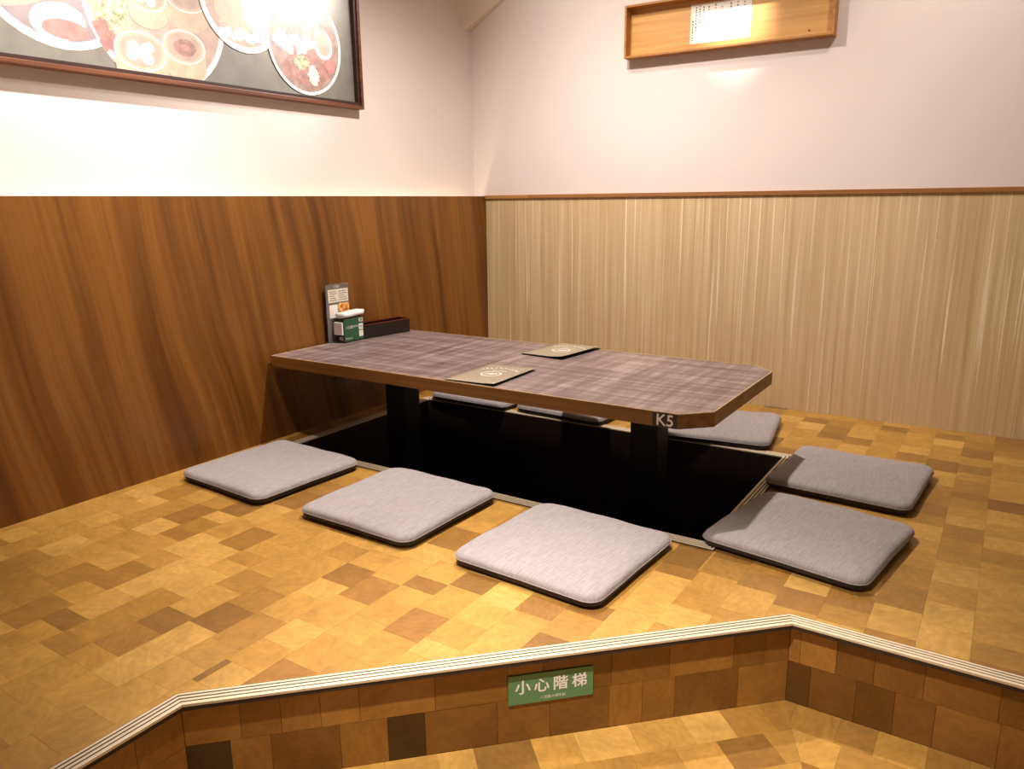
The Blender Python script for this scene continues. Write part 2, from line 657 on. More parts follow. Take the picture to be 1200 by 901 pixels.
# lower walkway floor: strips follow the two riser directions, mitred at the inner corner
mb = MB()
LOWER = [(XA - 0.02, -6.2), (XR, -6.2), (XR, YC + 0.02), (XA - 0.02, YC + 0.02)]
Pl = inside_convex(LOWER, lower_planes(RC + 0.003))
mb.prism(Pl, ZL - 0.06, ZL - 0.010)
floor2 = struct(mb.build('floor', MAT['block_base']), 'lower walkway floor of pale end-grain wood blocks in front of the step', 'floor')
corner = Vector((CB - RC * S2 + YC + RC, YC + RC))
mit = Vector((math.cos(math.radians(292.5)), math.sin(math.radians(292.5))))
mn = Vector((-mit.y, mit.x))                # points to the right-hand (C) side
if mn.x < 0: mn = -mn
cm = mn.dot(corner)
low = []
for side in (0, 1):
    if side == 0:
        du, dv = Vector((-1, -1)).normalized(), Vector((1, -1)).normalized()
        pl = lower_planes(RC) + [(mn.x, mn.y, cm)]
    else:
        du, dv = Vector((1, 0)), Vector((0, -1))
        pl = lower_planes(RC) + [(-mn.x, -mn.y, -cm)]
    for j in range(0, 16):
        u = -1.6 - random.uniform(0, 0.1)
        while u < 2.6:
            ln = random.choice([0.08, 0.10, 0.10, 0.115, 0.13])
            v0, v1 = j * 0.098, (j + 1) * 0.098
            quad = [corner + du * a + dv * b for a, b in ((u, v0), (u + ln, v0), (u + ln, v1), (u, v1))]
            P = inside_convex([(p.x, p.y) for p in quad], pl)
            if len(P) > 2 and area(P) > 1e-5: low.append(P)
            u += ln
low.sort(key=lambda P: -px_area(P, ZL))
rest = MB()
for i, P in enumerate(low):
    z = ZL - random.uniform(0.0, 0.00025)
    P = shrink(P)
    if i < 150 and px_area(P, ZL) > 60:
        block_part(P, ZL - 0.010, z, floor2, MAT['block'])
    else:
        rest.prism(P, ZL - 0.010, z)
o = rest.build('block_paving', MAT['block'], floor2)
o['kind'] = 'stuff'

# step risers clad with end-grain blocks
CAx, CAy = XA, XA - CB                        # nosing corner A/B
CBx, CBy = CB + YC, YC                        # nosing corner B/C
rA = Vector((XA - RC, (XA - RC) - (CB - RC * S2)))
rB = Vector(((CB - RC * S2) + (YC + RC), YC + RC))
for nm, p, q, lab in (('wall_step_left', Vector((XA - RC, YF)), rA, 'step riser of honey blocks toned down for shade running towards the viewer'),
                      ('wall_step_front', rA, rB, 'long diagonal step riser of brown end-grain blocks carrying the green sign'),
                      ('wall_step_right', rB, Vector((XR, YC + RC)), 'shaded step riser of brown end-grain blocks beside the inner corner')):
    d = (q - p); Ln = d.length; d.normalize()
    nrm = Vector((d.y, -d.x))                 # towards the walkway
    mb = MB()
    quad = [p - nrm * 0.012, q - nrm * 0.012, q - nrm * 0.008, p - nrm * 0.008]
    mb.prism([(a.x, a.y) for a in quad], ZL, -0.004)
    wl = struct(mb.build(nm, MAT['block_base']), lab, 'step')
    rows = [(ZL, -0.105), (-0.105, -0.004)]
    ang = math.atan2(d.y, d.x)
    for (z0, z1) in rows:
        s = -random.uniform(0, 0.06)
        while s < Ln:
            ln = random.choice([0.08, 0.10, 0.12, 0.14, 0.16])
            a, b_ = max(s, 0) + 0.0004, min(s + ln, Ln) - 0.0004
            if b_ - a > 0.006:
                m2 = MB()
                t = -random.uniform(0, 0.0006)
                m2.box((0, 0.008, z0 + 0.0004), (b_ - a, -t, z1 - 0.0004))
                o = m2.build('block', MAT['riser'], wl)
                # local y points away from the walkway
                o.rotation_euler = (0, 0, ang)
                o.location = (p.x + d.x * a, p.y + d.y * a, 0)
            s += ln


def offset_pts(d):
    """step edge polyline moved d towards the platform"""
    xa, cb, yc = XA - d, CB - d * S2, YC + d
    return [Vector((xa, YF)), Vector((xa, xa - cb)), Vector((cb + yc, yc)), Vector((XR, yc))]


RIDGES = [(0.0, 0.0080), (0.0118, 0.0187), (0.0228, 0.0292), (0.0332, 0.0392)]
for k, lab in enumerate(('ribbed beige edge strip on the step side that runs towards the viewer',
                         'long ribbed beige edge strip above the green step sign',
                         'ribbed beige edge strip on the step beyond the inner corner')):
    o0, o1 = offset_pts(0.0), offset_pts(NW)
    mb = MB()
    mb.prism([tuple(o0[k]), tuple(o0[k + 1]), tuple(o1[k + 1]), tuple(o1[k])], -0.012, 0.0012)
    tr = struct(mb.build('trim_%d' % (k + 1), MAT['groove']), lab, 'edge strip')
    for (a, b_) in RIDGES:
        p0, p1 = offset_pts(a - (0.0012 if a == 0 else 0)), offset_pts(b_)
        m2 = MB()
        m2.prism([tuple(p0[k]), tuple(p0[k + 1]), tuple(p1[k + 1]), tuple(p1[k])], -0.003 if a == 0 else 0.001, 0.0036)
        m2.build('ridge', MAT['ridge'], tr, bevel=0.0010)

# pit: walls, floor, nosing
ZP = -0.43
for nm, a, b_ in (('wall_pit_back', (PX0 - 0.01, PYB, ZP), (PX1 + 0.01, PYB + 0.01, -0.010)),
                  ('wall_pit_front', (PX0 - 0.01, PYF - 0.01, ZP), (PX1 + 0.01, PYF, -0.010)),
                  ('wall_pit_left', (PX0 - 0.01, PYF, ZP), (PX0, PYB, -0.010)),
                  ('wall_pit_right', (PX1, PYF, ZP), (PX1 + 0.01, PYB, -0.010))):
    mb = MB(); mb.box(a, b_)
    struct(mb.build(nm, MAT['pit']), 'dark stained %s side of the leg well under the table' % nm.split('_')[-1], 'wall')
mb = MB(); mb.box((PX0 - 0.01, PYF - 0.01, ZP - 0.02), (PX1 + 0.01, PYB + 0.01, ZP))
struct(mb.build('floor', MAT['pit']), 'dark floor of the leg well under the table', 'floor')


def pit_pts(d):
    return [Vector((PX0 - d, PYF - d)), Vector((PX1 + d, PYF - d)), Vector((PX1 + d, PYB + d)), Vector((PX0 - d, PYB + d))]


for k, sd in enumerate(('front', 'right', 'back', 'left')):
    o0, o1 = pit_pts(0.0), pit_pts(NW)
    j = (k + 1) % 4
    mb = MB()
    mb.prism([tuple(o0[k]), tuple(o0[j]), tuple(o1[j]), tuple(o1[k])], -0.0095, 0.0010)
    tr = struct(mb.build('trim_%d' % (k + 4), MAT['groove']), 'ribbed beige edge strip along the %s rim of the leg well' % sd, 'edge strip')
    for (a, b_) in RIDGES:
        p0, p1 = pit_pts(a - (0.0010 if a == 0 else 0)), pit_pts(b_)
        m2 = MB()
        m2.prism([tuple(p0[k]), tuple(p0[j]), tuple(p1[j]), tuple(p1[k])], -0.003 if a == 0 else 0.0008, 0.0034)
        m2.build('ridge', MAT['ridge'], tr, bevel=0.0010)

# walls
XW = -0.082
mb = MB(); mb.box((XW - 0.1, -5.2, ZL), (XW, 0.1, CEIL))
struct(mb.build('wall_left', MAT['plaster']), 'pinkish white plaster upper wall behind the food poster', 'wall')
mb = MB(); mb.box((XW, 0.0, ZL), (XR + 0.2, 0.1, CEIL))
struct(mb.build('wall_back', MAT['plaster']), 'pinkish white plaster upper wall above the striped panel', 'wall')
mb = MB(); mb.box((-0.015, -5.2, ZL), (0.0, -0.0005, 1.0))
struct(mb.build('wall_left_panel', MAT['walnut'], bevel=0.001), 'tall reddish brown walnut veneer wainscot panel', 'wall panel')
mb = MB(); mb.box((0.0, -0.004, 0.0), (XR + 0.2, 0.0, 0.985))
struct(mb.build('wall_back_panel', MAT['stripes']), 'beige wall panel with fine vertical streaks behind the table', 'wall panel')
mb = MB(); mb.box((0.0, -0.014, 0.985), (0.285, 0.0, 1.004))
t8 = struct(mb.build('trim_8', MAT['capwood'], bevel=0.001), 'short light wood cap rail piece at the wall corner', 'trim')
mb = MB(); mb.box((0.2855, -0.014, 0.985), (XR + 0.2, 0.0, 1.004))
struct(mb.build('trim_9', MAT['capwood_dark'], bevel=0.001), 'long brown wood cap rail on top of the striped panel', 'trim')
mb = MB(); mb.box((-0.2, -6.2, CEIL), (XR + 0.2, 0.1, CEIL + 0.08))
struct(mb.build('ceiling', MAT['ceiling']), 'white ceiling above the seating platform', 'ceiling')

mb = MB()  # wedge between the two walls, slightly darker beige than they are
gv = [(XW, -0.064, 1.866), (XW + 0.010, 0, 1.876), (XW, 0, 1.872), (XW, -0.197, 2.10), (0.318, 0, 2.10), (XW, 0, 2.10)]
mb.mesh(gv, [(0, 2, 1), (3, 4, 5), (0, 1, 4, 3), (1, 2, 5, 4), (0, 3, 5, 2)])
struct(mb.build('trim_11', MAT['corner']), 'small beige wedge high in the wall corner', 'trim')

# light strip hidden in the slot behind the walnut panel
m, nt, b = mat_new('led_glow')
b.inputs['Base Color'].default_value = (0.9, 0.9, 0.8, 1)
b.inputs['Emission Color'].default_value = (1.0, 0.92, 0.68, 1)
b.inputs['Emission Strength'].default_value = 11.0
MAT['led'] = m
mb = MB(); mb.box((XW, -5.2, 0.900), (-0.015, -0.001, 0.915))
struct(mb.build('trim_10', MAT['plaster']), 'ledge inside the light slot behind the walnut panel', 'trim')
t = empty('light_strip', 'thin warm light strip hidden in the slot behind the walnut panel', 'light strip', (-0.040, -2.6, 0.9152))
mb = MB(); mb.box((-0.010, -2.55, 0.0), (0.010, 2.55, 0.006)); mb.build('channel', MAT['white'], t)
mb = MB(); mb.box((-0.007, -2.54, 0.006), (0.007, 2.54, 0.010)); mb.build('diffuser', MAT['led'], t)

# ------------------------------------------------------------------ table
TH = 0.364
TX0, TX1, TYF, TYB = 0.017, 1.852, -1.592, -0.805
TOP = [(TX0, TYF), (1.771, TYF), (TX1, -1.513), (TX1, -0.882), (1.775, TYB), (TX0, TYB)]
TT = 0.046


def inset(poly, d):
    n = len(poly); out = []
    for i in range(n):
        a, b_, c = Vector(poly[i - 1]), Vector(poly[i]), Vector(poly[(i + 1) % n])
        e1, e2 = (b_ - a).normalized(), (c - b_).normalized()
        n1, n2 = Vector((-e1.y, e1.x)), Vector((-e2.y, e2.x))
        k = d / (1 + n1.dot(n2))
        out.append(tuple(b_ + (n1 + n2) * k))
    return out


table = empty('low_table', 'long low table with plaid laminate top and cut corners over the leg well', 'table', (0, 0, 0))
mb = MB(); mb.prism(inset(TOP, 0.0042), TH - TT + 0.004, TH - 0.0003)
mb.build('tabletop', MAT['plaid'], table)
ti, to = inset(TOP, 0.004), TOP
n = len(TOP)
mb = MB()
for i in range(n):
    j = (i + 1) % n
    mb.prism([to[i], to[j], ti[j], ti[i]], TH - TT, TH - 0.0030)
eb = mb.build('edge_band', MAT['edgewood'], table); eb['label'] = 'brown wood edge band'
mb = MB()
tl = inset(TOP, 0.0006)
for i in range(n):
    j = (i + 1) % n
    mb.prism([tl[i], tl[j], ti[j], ti[i]], TH - 0.0030, TH)
mb.build('edge_strip', MAT['edgelight'], table)['label'] = 'pale worn strip along the top edge'
for cx in (0.374, 1.521):
    mb = MB()
    w = 0.0515
    mb.box((cx - w, -1.2 - w, ZP + 0.012), (cx + w, -1.2 + w, TH - TT - 0.012))
    lg = mb.build('leg', MAT['black'], table, bevel=0.004)
    mb = MB(); mb.box((cx - 0.11, -1.2 - 0.11, ZP + 0.001), (cx + 0.11, -1.2 + 0.11, ZP + 0.013))
    mb.build('base_plate', MAT['black'], lg, bevel=0.003)
    mb = MB(); mb.box((cx - 0.09, -1.2 - 0.16, TH - TT - 0.0125), (cx + 0.09, -1.2 + 0.16, TH - TT + 0.001))
    mb.build('mounting_plate', MAT['black'], lg, bevel=0.002)
# K5 tag on the front edge
mb = MB(); mb.box((1.693, TYF - 0.0015, TH - TT + 0.001), (1.768, TYF, TH - 0.0035))
tg = mb.build('number_tag', MAT['blackplastic'], table); tg['label'] = 'dark tag with the white letters K5'
tx = text_mesh('tag_lettering', 'K5', 0.049, MAT['white'], tg, bold=0.0008)
tx.matrix_parent_inverse = Matrix.Identity(4)
tx.rotation_euler = (math.pi / 2, 0, 0); tx.location = (1.731, TYF - 0.0018, TH - 0.0255)

# ------------------------------------------------------------------ cushions
def rounded_square(h, r, nseg=6, nside=6):
    pts = []
    for k, (sx, sy) in enumerate(((1, -1), (1, 1), (-1, 1), (-1, -1))):
        cx, cy = sx * (h - r), sy * (h - r)
        a0 = -math.pi / 2 + k * math.pi / 2
        for i in range(nseg + 1):
            a = a0 + (math.pi / 2) * i / nseg
            pts.append((cx + r * math.cos(a), cy + r * math.sin(a)))
        # side points
        nx = [(1, 1), (-1, 1), (-1, -1), (1, -1)][k]
        ex = (nx[0] * (h - r) + 0, 0)
        a1 = a0 + math.pi / 2
        p = pts[-1]
        nxt_c = [(h - r, h - r), (-(h - r), h - r), (-(h - r), -(h - r)), (h - r, -(h - r))][k]
        q = (nxt_c[0] + r * math.cos(a1), nxt_c[1] + r * math.sin(a1))
        for i in range(1, nside):
            t = i / nside
            pts.append((p[0] + (q[0] - p[0]) * t, p[1] + (q[1] - p[1]) * t))
    return pts


def cushion(loc, rz, label, seed, size=0.46, tilt=0.0):
    rnd = random.Random(seed)
    root = empty('floor_cushion', label, 'cushion', (loc[0], loc[1], 0.0042), math.radians(rz), 'grey floor cushions around the low table')
    h = size / 2
    out = rounded_square(h, 0.042, 7, 8)
    ph = [rnd.uniform(0, 6.28) for _ in range(6)]
    amp = 0.0022

    def shape(s, z, wob=1.0):
        ring = []
        for (x, y) in out:
            a = math.atan2(y, x)
            # sides bow in a touch, the surface is a little uneven
            pinch = 1 - 0.010 * (1 - abs(math.sin(2 * a))) * wob
            x2, y2 = x * s * pinch, y * s * pinch
            dz = amp * (math.sin(9 * x2 / h + ph[0]) * math.sin(7 * y2 / h + ph[1]) * 0.6 + math.sin(3.1 * x2 / h + ph[2]) * math.sin(2.7 * y2 / h + ph[3]))
            ring.append((x2, y2, z + (dz if z > 0.02 else 0)))
        return ring
    mb = MB()
    prof = [(1.0, 0.0200), (0.996, 0.0262), (0.982, 0.0318), (0.958, 0.0356), (0.925, 0.0378), (0.85, 0.0395),
            (0.7, 0.0413), (0.5, 0.0426), (0.3, 0.0433), (0.12, 0.0436)]
    mb.loft([shape(s, z) for s, z in prof], 0, True, False, True)
    mb.build('cover', MAT['cushion'], root)
    mb = MB()
    prof = [(0.88, 0.0), (0.945, 0.0004), (0.975, 0.004), (0.992, 0.0105), (1.0, 0.0200)]
    mb.loft([shape(s, z) for s, z in prof], 0, True, True, False)
    mb.build('underside', MAT['cushion_under'], root)['label'] = 'dark grey underside'
    mb = MB()
    base = shape(1.001, 0.0200)
    rings = []
    nn = len(base)
    for i in range(nn):
        p = Vector(base[i]); nrm = Vector((p.x, p.y, 0)).normalized()
        rings.append([tuple(p + (nrm * math.cos(t) + Vector((0, 0, 1)) * math.sin(t)) * 0.0016) for t in [j * math.pi / 3 for j in range(6)]])
    mb.loft(rings, 0, True, closed=True)
    mb.build('piping', MAT['cushion'], root)
    return root


CUSH = [((0.335, -1.890), -3, 'grey cushion beside the walnut panel, at the front of the leg well'),
        ((0.955, -1.892), -1, 'grey cushion in the middle of the row between table and step sign'),
        ((1.573, -1.905), -3, 'grey cushion at the end of the front row, near the inner step corner'),
        ((2.128, -1.455), -9, 'grey cushion at the table end, partly in table shade, nearer the step'),
        ((2.142, -0.885), -4, 'grey cushion at the table end, nearer the striped wall panel'),
        ((1.555, -0.505), 8, 'grey cushion between table and striped panel, beyond the K5 tag corner'),
        ((0.878, -0.500), -4, 'grey cushion glimpsed under the table, middle of the row by the striped panel'),
        ((0.378, -0.515), -2, 'grey cushion glimpsed under the table, nearest the wall corner')]
for i, (l, r, lab) in enumerate(CUSH):
    cushion(l, r, lab, 30 + i)

# ------------------------------------------------------------------ things on the table
def menu(center, rz, label, seed, lift):
    root = empty('menu_card', label, 'menu', (center[0], center[1], TH + 0.0005), math.radians(rz), 'menus on the low table')
    w, d = 0.205, 0.292
    nx, ny = 10, 12

    def zz(u, v):   # gentle curl of the cover
        return 0.0025 + lift * (max(0, u - 0.55) ** 2 * 2.5 + max(0, 0.25 - v) ** 2 * 1.5) + 0.002 * math.sin(u * 3.0)
    mb = MB()
    top = [[(-w / 2 + w * i / nx, -d / 2 + d * j / ny, zz(i / nx, j / ny)) for i in range(nx + 1)] for j in range(ny + 1)]
    for j in range(ny):
        for i in range(nx):
            mb.face([top[j][i], top[j][i + 1], top[j + 1][i + 1], top[j + 1][i]], 0, True)
    o = mb.build('cover', MAT['menu'], root)
    md = o.modifiers.new('thick', 'SOLIDIFY'); md.thickness = 0.0010; md.offset = 0
    mb = MB()
    mb.box((-w / 2 + 0.002, -d / 2 + 0.002, 0.0), (w / 2 - 0.003, d / 2 - 0.002, 0.0011))
    mb.build('back_cover', MAT['menu_edge'], root)
    # printed emblem and arc of letters
    pr = MB()
    def dot(x, y, rx, ry, rot=0):
        u, v = x / w + 0.5, y / d + 0.5
        pts = []
        for k in range(10):
            a = k * math.pi / 5
            px, py = rx * math.cos(a), ry * math.sin(a)
            qx, qy = x + px * math.cos(rot) - py * math.sin(rot), y + px * math.sin(rot) + py * math.cos(rot)
            pts.append((qx, qy, zz(qx / w + 0.5, qy / d + 0.5) + 0.0009))
        pr.face(pts)
    rnd = random.Random(seed)
    for k in range(11):
        a = math.radians(150 - 12 * k)
        dot(0.085 * math.cos(a) + 0.0, 0.02 + 0.075 * math.sin(a), 0.0052, 0.0072 * rnd.uniform(0.7, 1.1), a - math.pi / 2)
    for k in range(7):
        dot(-0.026 + 0.009 * k, 0.052, 0.003, 0.004)
    for k in range(16):
        a = k * math.pi / 8
        dot(0.036 * math.cos(a), -0.005 + 0.034 * math.sin(a), 0.0075, 0.004, a + math.pi / 2)
    dot(0, -0.005, 0.014, 0.010)
    dot(-0.012, -0.012, 0.010, 0.006, 0.6)
    dot(0.014, 0.004, 0.009, 0.006, -0.4)
    p = pr.build('print', MAT['menu_print'], root)
    p['label'] = 'pale printed emblem with an arc of letters'
    p['kind'] = 'stuff'
    return root


menu((1.012, -1.440), 2, 'grey menu card lying at the front edge of the table', 3, 0.012)
menu((1.010, -0.925), -6, 'grey menu card lying at the rear edge of the table', 4, 0.020)

# tissue holder (green face towards the seats)
th = empty('tissue_holder', 'black and green tissue holder with white tissue on top, marked K5', 'tissue holder', (0.0600, -1.181, TH + 0.0005), 0)
mb = MB(); mb.box((-0.027, -0.061, 0), (0.0255, 0.061, 0.108)); mb.build('body', MAT['blackplastic'], th, bevel=0.003)
mb = MB(); mb.box((0.0255, -0.0605, 0.006), (0.0272, 0.0605, 0.106))
gp = mb.build('front_panel', MAT['green'], th); gp['label'] = 'green printed front panel'


def face_text(parent, body, size, y, z, x, mat=None, **kw):
    t = text_mesh('lettering', body, size, mat or MAT['white'], parent, **kw)
    t.rotation_euler = (math.pi / 2, 0, math.pi / 2)
    t.location = (x, y, z)
    return t


face_text(gp, 'K5', 0.024, 0.045, 0.092, 0.0276, bold=0.0006)
face_text(gp, '八豆醬', 0.015, -0.028, 0.066, 0.0276)
face_text(gp, '細手創', 0.010, 0.012, 0.067, 0.0276)
face_text(gp, 'Welcome', 0.011, -0.035, 0.018, 0.0276, shear=0.4)
mb = MB(); mb.box((0.0272, 0.030, 0.050), (0.0276, 0.056, 0.076)); mb.build('label', MAT['white'], gp)
mb = MB(); mb.box((0.0272, 0.030, 0.018), (0.0276, 0.056, 0.046)); mb.build('label', MAT['paper'], gp)
for zz_ in (0.058, 0.065):
    mb = MB(); mb.box((0.0276, 0.035, zz_), (0.0279, 0.051, zz_ + 0.003)); mb.build('label_line', MAT['ink'], gp)
mb = MB(); mb.box((-0.027, -0.0700, 0.036), (0.022, -0.061, 0.092))
sc = mb.build('side_card', MAT['white'], th, bevel=0.001); sc['label'] = 'white card on the short side'
t = text_mesh('lettering', 'K5', 0.020, MAT['white'], th, bold=0.0005)
t.rotation_euler = (math.pi / 2, 0, 0); t.location = (0.008, -0.0614, 0.019)
# tissue: crumpled rolled white sheet
mb = MB(); rings = []
rnd = random.Random(5)
for j in range(13):
    v = -0.060 + 0.130 * j / 12
    c = []
    for k in range(14):
        a = 2 * math.pi * k / 14
        r = 1 + 0.05 * math.sin(3 * a + j * 0.9) + rnd.uniform(-0.03, 0.03)
        e = 0.88 if j in (0, 12) else 1.0
        c.append((0.002 + 0.030 * r * e * math.copysign(abs(math.cos(a)) ** 0.55, math.cos(a)), v + 0.003 * math.sin(a * 2 + j), 0.1205 + 0.006 * j / 12 + 0.0115 * r * e * math.copysign(abs(math.sin(a)) ** 0.55, math.sin(a))))
    rings.append(c)
mb.loft(rings, 0, True, True, True)
mb.build('tissue', MAT['white'], th)['label'] = 'white folded tissue'

# upright menu display behind the tissue holder
m, nt, b = mat_new('clear_acrylic')
b.inputs['Base Color'].default_value = (0.95, 0.94, 0.93, 1)
b.inputs['Roughness'].default_value = 0.06
b.inputs['Transmission Weight'].default_value = 0.92
b.inputs['IOR'].default_value = 1.3
MAT['acrylic'] = m
MAT['card_grey'] = plain('card_brown_grey', srgb(120, 104, 98), 0.6)
MAT['card_cream'] = plain('card_cream', srgb(226, 214, 196), 0.6)
m, nt, b = mat_new('food_photo_print')
tc = N(nt, 'ShaderNodeTexCoord')
vz = N(nt, 'ShaderNodeTexNoise', i_Scale=55.0, i_Detail=3.0)
L(nt, tc.outputs['Object'], vz.inputs['Vector'])
L(nt, ramp(nt, vz.outputs[0], [(0.3, srgb(120, 50, 30)), (0.45, srgb(205, 120, 60)), (0.6, srgb(240, 195, 110)), (0.75, srgb(235, 220, 190))]), b.inputs['Base Color'])
MAT['foodprint'] = m
ds = empty('menu_stand', 'clear upright menu stand leaning on the walnut panel behind the tissue holder', 'menu stand', (0.0205, -1.205, TH + 0.0005), 0)
mb = MB(); mb.box((-0.0045, -0.067, 0), (-0.0025, 0.067, 0.252)); mb.build('card', MAT['card_grey'], ds)
mb = MB(); mb.box((-0.0022, -0.070, 0), (0.0008, 0.070, 0.258)); mb.box((-0.016, -0.070, 0), (0.012, 0.070, 0.003))
mb.build('acrylic_shell', MAT['acrylic'], ds, bevel=0.0006)
X_ = 0.0012
mb = MB(); mb.box((0.0009, -0.058, 0.176), (X_, 0.064, 0.234))
cc = mb.build('cream_panel', MAT['card_cream'], ds)
for r in range(5):
    for (a, b_) in ((-0.050, -0.006), (0.004, 0.058)):
        mb = MB(); mb.box((X_, a + 0.004 * (r % 2), 0.184 + 0.0095 * r), (X_ + 0.0002, b_ - 0.006 * (r % 3), 0.187 + 0.0095 * r))
        mb.build('text_line', MAT['ink'], cc)
mb = MB(); mb.box((0.0009, 0.000, 0.116), (X_, 0.066, 0.170)); mb.build('food_photo', MAT['foodprint'], ds)
mb = MB(); mb.box((0.0009, -0.054, 0.108), (X_, -0.004, 0.166)); mb.build('code_panel', MAT['paper'], ds)
face_text(ds, '小豆醬', 0.012, -0.006, 0.245, X_, mat=MAT['card_cream'])

# black lacquer tray with red rim
tr = empty('cutlery_tray', 'long black lacquer box with red rim beside the tissue holder', 'tray', (0.0655, -0.978, TH + 0.0005), math.radians(-7.5))
hx, hy, ht = 0.041, 0.140, 0.062
wl_ = 0.006
mb = MB(); mb.box((-hx, -hy, 0), (hx, hy, 0.005)); mb.build('base', MAT['lacquer'], tr)
for nm, a, b_ in (('side', (-hx, -hy, 0.005), (-hx + wl_, hy, ht)), ('side', (hx - wl_, -hy, 0.005), (hx, hy, ht)),
                  ('end', (-hx + wl_, -hy, 0.005), (hx - wl_, -hy + wl_, ht)), ('end', (-hx + wl_, hy - wl_, 0.005), (hx - wl_, hy, ht))):
    mb = MB(); mb.box(a, b_); mb.build(nm, MAT['lacquer'], tr, bevel=0.001)
mb = MB()
for a, b_ in (((-hx, -hy, ht), (-hx + wl_, hy, ht + 0.003)), ((hx - wl_, -hy, ht), (hx, hy, ht + 0.003)),
              ((-hx, -hy, ht), (hx, -hy + wl_, ht + 0.003)), ((-hx, hy - wl_, ht), (hx, hy, ht + 0.003))):
    mb.box(a, b_)
mb.build('rim', MAT['redlacquer'], tr)['label'] = 'dark red rim'

# ------------------------------------------------------------------ wall-hung wooden box with paper
bx = empty('wall_display_box', 'shallow honey wood display box with white sheet, hung above the striped panel', 'display box', (1.327, 0.0, 1.626))
HW, HH, DP, BT = 0.472, 0.233, 0.060, 0.010
mb = MB(); mb.box((-HW + BT, -0.008, BT), (HW - BT, -0.0005, HH - BT)); mb.build('back_panel', MAT['boxwood'], bx)
for nm, a, b_ in (('side_board', (-HW, -DP, 0), (-HW + BT, -0.0005, HH)), ('side_board', (HW - BT, -DP, 0), (HW, -0.0005, HH)),
                  ('top_board', (-HW + BT, -DP, HH - BT), (HW - BT, -0.0005, HH)), ('bottom_board', (-HW + BT, -DP, 0), (HW - BT, -0.0005, BT))):
    mb = MB(); mb.box(a, b_); mb.build(nm, MAT['boxrim'], bx, bevel=0.0012)
mb = MB(); mb.box((-0.165, -0.0092, 0.038), (0.112, -0.0082, 0.205))
ps = mb.build('paper_sheet', MAT['paper'], bx); ps['label'] = 'white sheet with small grey vertical writing'
rnd = random.Random(9)
for cxx, z0, z1 in ((-0.154, 0.050, 0.13), (-0.139, 0.095, 0.195), (-0.122, 0.11, 0.195), (-0.104, 0.12, 0.195), (-0.08, 0.10, 0.195), (-0.05, 0.06, 0.19), (-0.02, 0.08, 0.19), (0.02, 0.07, 0.19), (0.05, 0.06, 0.19), (0.08, 0.06, 0.19)):
    mb = MB(); z = z0
    while z < z1:
        hgt = rnd.uniform(0.004, 0.009)
        mb.box((cxx - 0.003, -0.0095, z), (cxx + 0.003, -0.0092, z + hgt))
        z += hgt + rnd.uniform(0.003, 0.008)
    mb.build('writing', MAT['ink'], ps)
mb = MB(); mb.loft([[(0.362 + 0.004 * math.cos(a), -0.0085 - d, 0.036 + 0.0028 * math.sin(a)) for a in [k * math.pi / 4 for k in range(8)]] for d in (0, 0.002)], 0, False, True, True)
mb.build('screw_head', MAT['blackplastic'], bx)

# ------------------------------------------------------------------ framed food poster
FX = XW + 0.0005
FY1, FZ0, FZ1, FY0 = -0.905, 1.384, 2.16, -3.25
fr = empty('framed_food_poster', 'large brown framed poster of dishes and bamboo steamers on the plaster wall', 'poster', (FX, (FY0 + FY1) / 2, FZ0))
oy, oz = (FY0 + FY1) / 2, FZ0


def P3(x, y, z):
    return (x - FX, y - oy, z - oz)


FWd = 0.030
def rail(name, quad, x0, x1, mat):
    mb = MB()
    vs = [P3(x0, y, z) for y, z in quad] + [P3(x1, y, z) for y, z in quad]
    mb.mesh(vs, [(0, 1, 2, 3), (7, 6, 5, 4), (0, 4, 5, 1), (1, 5, 6, 2), (2, 6, 7, 3), (3, 7, 4, 0)])
    return mb.build(name, mat, fr, bevel=0.002)


def rect(d):
    return [(FY0 + d, FZ0 + d), (FY1 - d, FZ0 + d), (FY1 - d, FZ1 - d), (FY0 + d, FZ1 - d)]


for i in range(4):
    j = (i + 1) % 4
    a, b_, c = rect(0), rect(0.016), rect(FWd)
    r1 = rail('frame_rail', [a[i], a[j], b_[j], b_[i]], FX, FX + 0.042, MAT['frame'])
    r2 = rail('frame_lip', [b_[i], b_[j], c[j], c[i]], FX, FX + 0.034, MAT['frame_lip'])


def print_mat(name, col, var=0.15, scale=40, col2=None):
    m, nt, b = mat_new(name)
    tc = N(nt, 'ShaderNodeTexCoord')
    n = N(nt, 'ShaderNodeTexNoise', i_Scale=scale, i_Detail=3.0)
    L(nt, tc.outputs['Object'], n.inputs['Vector'])
    hi = col2 if col2 else [min(1, x * (1 + var)) for x in col]
    L(nt, ramp(nt, n.outputs[0], [(0.35, [x * (1 - var) for x in col]), (0.65, hi)]), b.inputs['Base Color'])
    b.inputs['Roughness'].default_value = 0.46
    b.inputs['Specular IOR Level'].default_value = 0.9
    return m


PM = [print_mat('print_slate', srgb(116, 112, 102), 0.10, 14),          # 0
      print_mat('print_white', srgb(236, 234, 230), 0.02),             # 1
      print_mat('print_brown', srgb(150, 124, 116), 0.25, 26),           # 2
      print_mat('print_bamboo', srgb(192, 168, 144), 0.10, 30),        # 3
      print_mat('print_dumpling', srgb(230, 216, 188), 0.06, 30),      # 4
      print_mat('print_red', srgb(192, 120, 114), 0.15, 30),             # 5
      print_mat('print_herb', srgb(140, 140, 108), 0.30, 60, srgb(204, 196, 158)),  # 6
      print_mat('print_mauve', srgb(138, 124, 126), 0.12, 20),         # 7
      print_mat('print_peach', srgb(178, 150, 136), 0.12, 22),         # 8
      print_mat('print_darkred', srgb(152, 110, 102), 0.25, 40)]         # 9
pr = MB()
xb = FX + 0.012
c = rect(0.028)
pr.face([P3(xb, y, z) for y, z in c], 0)
layer = [0]
